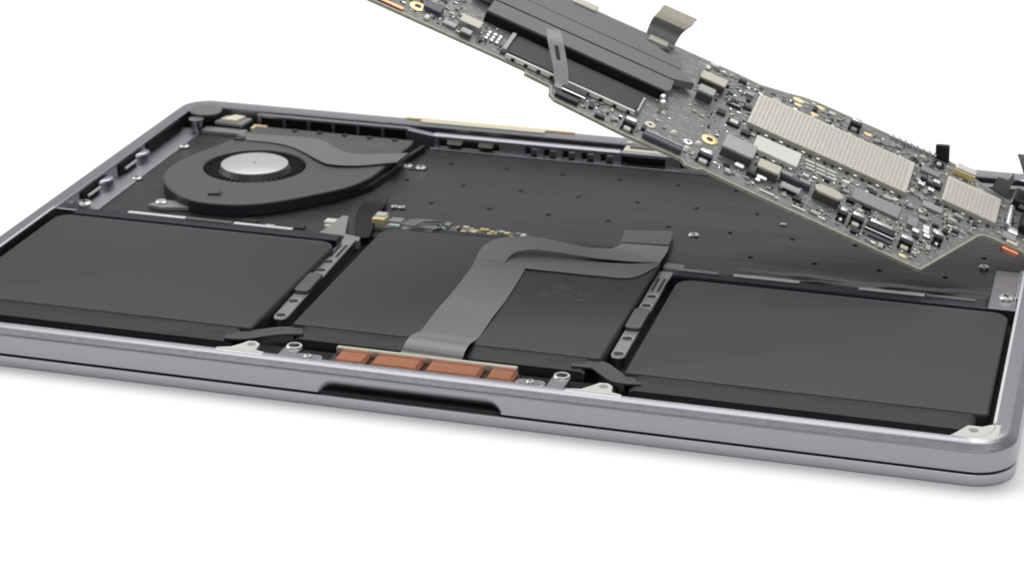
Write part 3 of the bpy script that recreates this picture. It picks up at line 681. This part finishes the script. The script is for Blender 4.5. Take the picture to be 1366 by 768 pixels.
for x, y, m in ((-6.6, 43.4, SOLDER), (-4, 45.6, ICM), (-3.4, 42.4, SOLDER), (-1.6, 45.8, BLACK), (-6.2, 46.8, BLACK), (-2.4, 48.2, SOLDER)): chip('board_chip', x, y, 2.2, 1.5, 1.1, m, .2)
chip('end_connector', 22.6, 36.2, 4.2, 3.2, 1.0, GREYCAP, .2); chip('end_connector', 23.8, 33.8, 3.4, 1.3, .7, CREAM, .1)
# silver posts along the upper edge
pm = MB().prism(rrect(-.8, .8, -.7, .7, .6, 4), 0, 1.3, .4, 3).mesh('edge_capacitor', 40); pm.materials.append(SOLDER)
for k in range(8): place('edge_capacitor', pm, lb, (-19.4+2.0*k, 62.4, 0)); occ.append((-20.5+2*k, -18+2*k, 61, 63.5))
# screw rings, screw heads, pads
def ring(x, y, r, m, ri=None):
    ri = ri or r*.4; occ.append((x-r, x+r, y-r, y+r))
    o = MB().lathe([(r, 0), (r, .22), (r-.15, .3), (ri+.1, .3), (ri, .2), (ri, 0)], n=28, cap0=False, cap1=False).obj('mounting_ring', m, lb, (x, y, 0), smooth=40)
    MB().lathe([(ri, .01), (ri, .05), (.1, .05)], n=16).obj('ring_hole', BLACK if m is GOLD else ICM, o)
ring(-68.4, 17.4, 2.5, GOLD); ring(-161.7, 18.4, 2.5, GOLD); ring(-85.6, 11.4, 1.6, CREAM, .5); ring(-73.6, 11.4, 1.5, SOLDER, .5)
ring(-3.2, 58.8, 2.0, BLACK, 1.0); ring(-10.6, 55.6, 1.5, ICM, .6)
bump_ = MB().lathe([(.9, 0), (.75, .5), (.3, .75)], n=14).mesh('solder_dome', 50); bump_.materials.append(WHITEPART)
for x, y, s_ in ((-78.5, 12.6, 1.2), (-70.8, 12.8, 1.2), (-73.2, 7.6, 1.2), (-83.9, 20.5, .8), (-84.5, 15.2, .6), (-72, 22.5, .5), (-3.2, 59.0, .9)):
    o = place('solder_dome', bump_, lb, (x, y, .3 if s_ == .9 else 0)); o.scale = (s_,)*3
padm = MB().lathe([(1.2, 0), (1.2, .1), (1.0, .12)], n=16).mesh('gold_pad', 40); padm.materials.append(GOLD)
for x, y, sx in ((-5.4, 3.0, .9), (-49.4, 60.4, 1.3), (-49.0, 57.6, .9), (-42.4, 61.6, 1.0), (-43.4, 56.4, .9), (-26.2, 58.6, 1.0)):
    o = place('gold_pad', padm, lb, (x, y, 0)); o.scale = (sx*1.2, sx*.7, 1); occ.append((x-1.5, x+1.5, y-1, y+1))
# right end: hinge-side black connectors, silver posts, copper foot, bracket
MB().lathe([(1.0, 0), (1.0, 11), (.7, 11.2)], n=14).obj('silver_post', SILVER, lb, (21.2, 51.6, 1.2)).rotation_euler = (math.radians(90), 0, 0)
chip('silver_capacitor', 22.2, 55.0, 3.4, 2.6, 2.0, SOLDER, .5); chip('silver_capacitor', 23.2, 39.6, 3.6, 2.6, 1.4, SOLDER, .5)
c = chip('port_connector', 26.2, 56.8, 11, 7.2, 3.6, BLACK, .5); MB().box(-3.2, -1.2, -3.7, -3.3, 1.2, 2.4, .1).obj('connector_pin', GREYCAP, c); MB().box(.6, 2.2, -3.7, -3.3, 1.2, 2.4, .1).obj('connector_pin', GREYCAP, c)
chip('port_connector', 28.0, 45.6, 7.0, 8.0, 3.0, BLACK, .4)
MB().box(-2.6, 2.6, -1.0, 1.0, 0, 1.7, .2).obj('copper_foot', COPPER, lb, (24.0, 31.6, -1.9))
MB().loops([[(14, 58.6, .5), (18.6, 57.4, .5), (18.6, 57.4, 6.4), (17.6, 57.7, 8.6), (17.2, 57.8, 5.8), (14, 58.6, 4.8)], [(14.1, 59.0, .5), (18.7, 57.8, .5), (18.7, 57.8, 6.4), (17.7, 58.1, 8.6), (17.3, 58.2, 5.8), (14.1, 59.0, 4.8)]]).obj('end_bracket', FLEX, lb)

# flexible straps standing off the board
def strap(cl, cr, m, name, t=.25):
    return MB().ribbon(spline(cl, 8), spline(cr, 8), t).obj(name, m, lb, smooth=50)
s1 = strap([(-114.9, 8.2, .6), (-115.8, 9.6, 1.8), (-118.2, 13, 4.0), (-122.2, 18, 7.0), (-124.6, 20.6, 9.6)], [(-110.9, 8.6, .6), (-111.6, 10.0, 1.8), (-113.8, 14, 4.2), (-117.4, 19, 7.2), (-120.8, 22.2, 10.2)], STRAP, 'strap_cable')
MB().ribbon(spline([(-117.9, 15.0, 5.2), (-120.3, 18.2, 7.2)], 4), spline([(-116.9, 15.3, 5.3), (-119.2, 18.5, 7.3)], 4), .1).obj('strap_slot', ICM, s1)
s2 = strap([(-99.6, 57.0, .6), (-99.8, 58.6, 1.2), (-100.0, 60.4, 3.0), (-99.8, 61.0, 5.2), (-98.8, 62.4, 7.6)], [(-90.4, 57.0, .6), (-90.4, 58.6, 1.2), (-90.2, 60.4, 3.0), (-89.6, 61.0, 5.2), (-88.0, 62.4, 7.6)], FLEX, 'edge_flex_cable', .35)
MB().ribbon(spline([(-99.7, 61.2, 5.6), (-99.0, 62.1, 7.4), (-98.4, 63.5, 9.4)], 5), spline([(-89.6, 61.2, 5.6), (-88.3, 62.1, 7.4), (-87.4, 63.5, 9.4)], 5), .3)  .obj('flex_stiffener', CREAM, s2, smooth=40)
s3 = strap([(25, 60, 3), (22, 61, 6.5), (18.4, 62, 10.5), (16.4, 62.4, 12.6)], [(31, 57, 4.6), (25.8, 59, 7.6), (21.6, 60, 11.4), (18.6, 61.0, 14.2)], STRAP, 'strap_cable')

# the hundreds of tiny surface-mount parts
random.seed(3)
def inside(poly, x, y):
    c_ = False; n = len(poly)
    for i in range(n):
        (x0, y0), (x1, y1) = poly[i], poly[(i+1) % n]
        if (y0 > y) != (y1 > y) and x < (x1-x0)*(y-y0)/(y1-y0)+x0: c_ = not c_
    return c_
PI_ = offset(PO, 2.2)
free = lambda x, y, e: not any(a-e < x < b+e and c-e < y < d+e for a, b, c, d in occ)
groups = {'dark': (MB(), ICM), 'pale': (MB(), WHITEPART), 'tin': (MB(), SOLDER), 'tan': (MB(), TANCAP), 'grey': (MB(), ICG)}
keys = ['dark']*3+['pale']*2+['tin']*2+['tan']*3+['grey']*7
n = 0
while n < 900:
    x, y = random.uniform(-178, 29), random.uniform(.8, 63)
    if not inside(PI_, x, y) or not free(x, y, .5): continue
    dens = .16 if (-92 < x < -62 and 8 < y < 40) else .9
    if random.random() > dens: continue
    k = random.choice(keys); w_, d_ = random.choice(((.6, .35), (.9, .5), (.5, .9), (1.1, .6), (.6, 1.1), (.4, .4), (1.5, .8)))
    groups[k][0].box(x-w_/2, x+w_/2, y-d_/2, y+d_/2, 0, random.uniform(.2, .6), .06); n += 1
for k, (mb, m) in groups.items(): stuff(mb.obj('surface_mount_parts', m, lb))
med = {}
for nm, m in (('dark', ICM), ('black', BLACK), ('pale', WHITEPART), ('tan', TANCAP), ('grey', GREYCAP)):
    for i, (w_, d_, h) in enumerate(((2.0, 1.2, .7), (1.4, 2.2, .8), (2.6, 1.6, .9))):
        me = MB().box(-w_/2, w_/2, -d_/2, d_/2, 0, h, .12).mesh('board_chip'); me.materials.append(m); med[nm, i] = (me, w_, d_)
n = 0; tries = 0
while n < 70 and tries < 5000:
    tries += 1
    x, y = random.uniform(-175, 28), random.uniform(2, 62)
    me, w_, d_ = med[random.choice(list(med))]
    if not inside(offset(PO, 1.8), x, y) or not free(x, y, 1.3): continue
    if -92 < x < -62 and 8 < y < 40: continue
    place('board_chip', me, lb, (x, y, 0)); occ.append((x-w_/2, x+w_/2, y-d_/2, y+d_/2)); n += 1
# wrinkled glossy film over the keyboard shield behind the right battery
def film():
    mb = MB(); b = mb.bm; nx, ny = 90, 16; g = []
    for j in range(ny+1):
        row = []
        for i in range(nx+1):
            u, v = i/nx, j/ny; x = 214.5+73.5*u+v*1.5; y = 100.5+(13.5+2.5*noise.noise(Vector((u*5, 2, 0))))*v
            e = math.sin(math.pi*u)**.3*math.sin(math.pi*min(1, v+.12))
            z = 6.15+e*(.55+.9*noise.noise(Vector((x*.045+v*1.4, y*.22, 1.5)))+.55*noise.noise(Vector((x*.11-v*2, y*.5, 7))))
            if j == ny: z = 6.03
            row.append(b.verts.new((x, y, max(6.02, z))))
        g.append(row)
    for j in range(ny):
        for i in range(nx): b.faces.new((g[j][i], g[j][i+1], g[j+1][i+1], g[j+1][i]))
    mb.obj('black_film', FILM, case, smooth=60)
FILM = mat('black_film', (.012, .012, .012), 0, .32, spec=.3)
film()

MB().box(-.9, .9, -.5, .5, 0, .5, .1).obj('pale_chip', WHITEPART, case, (222.6, 153.8, 6.0))
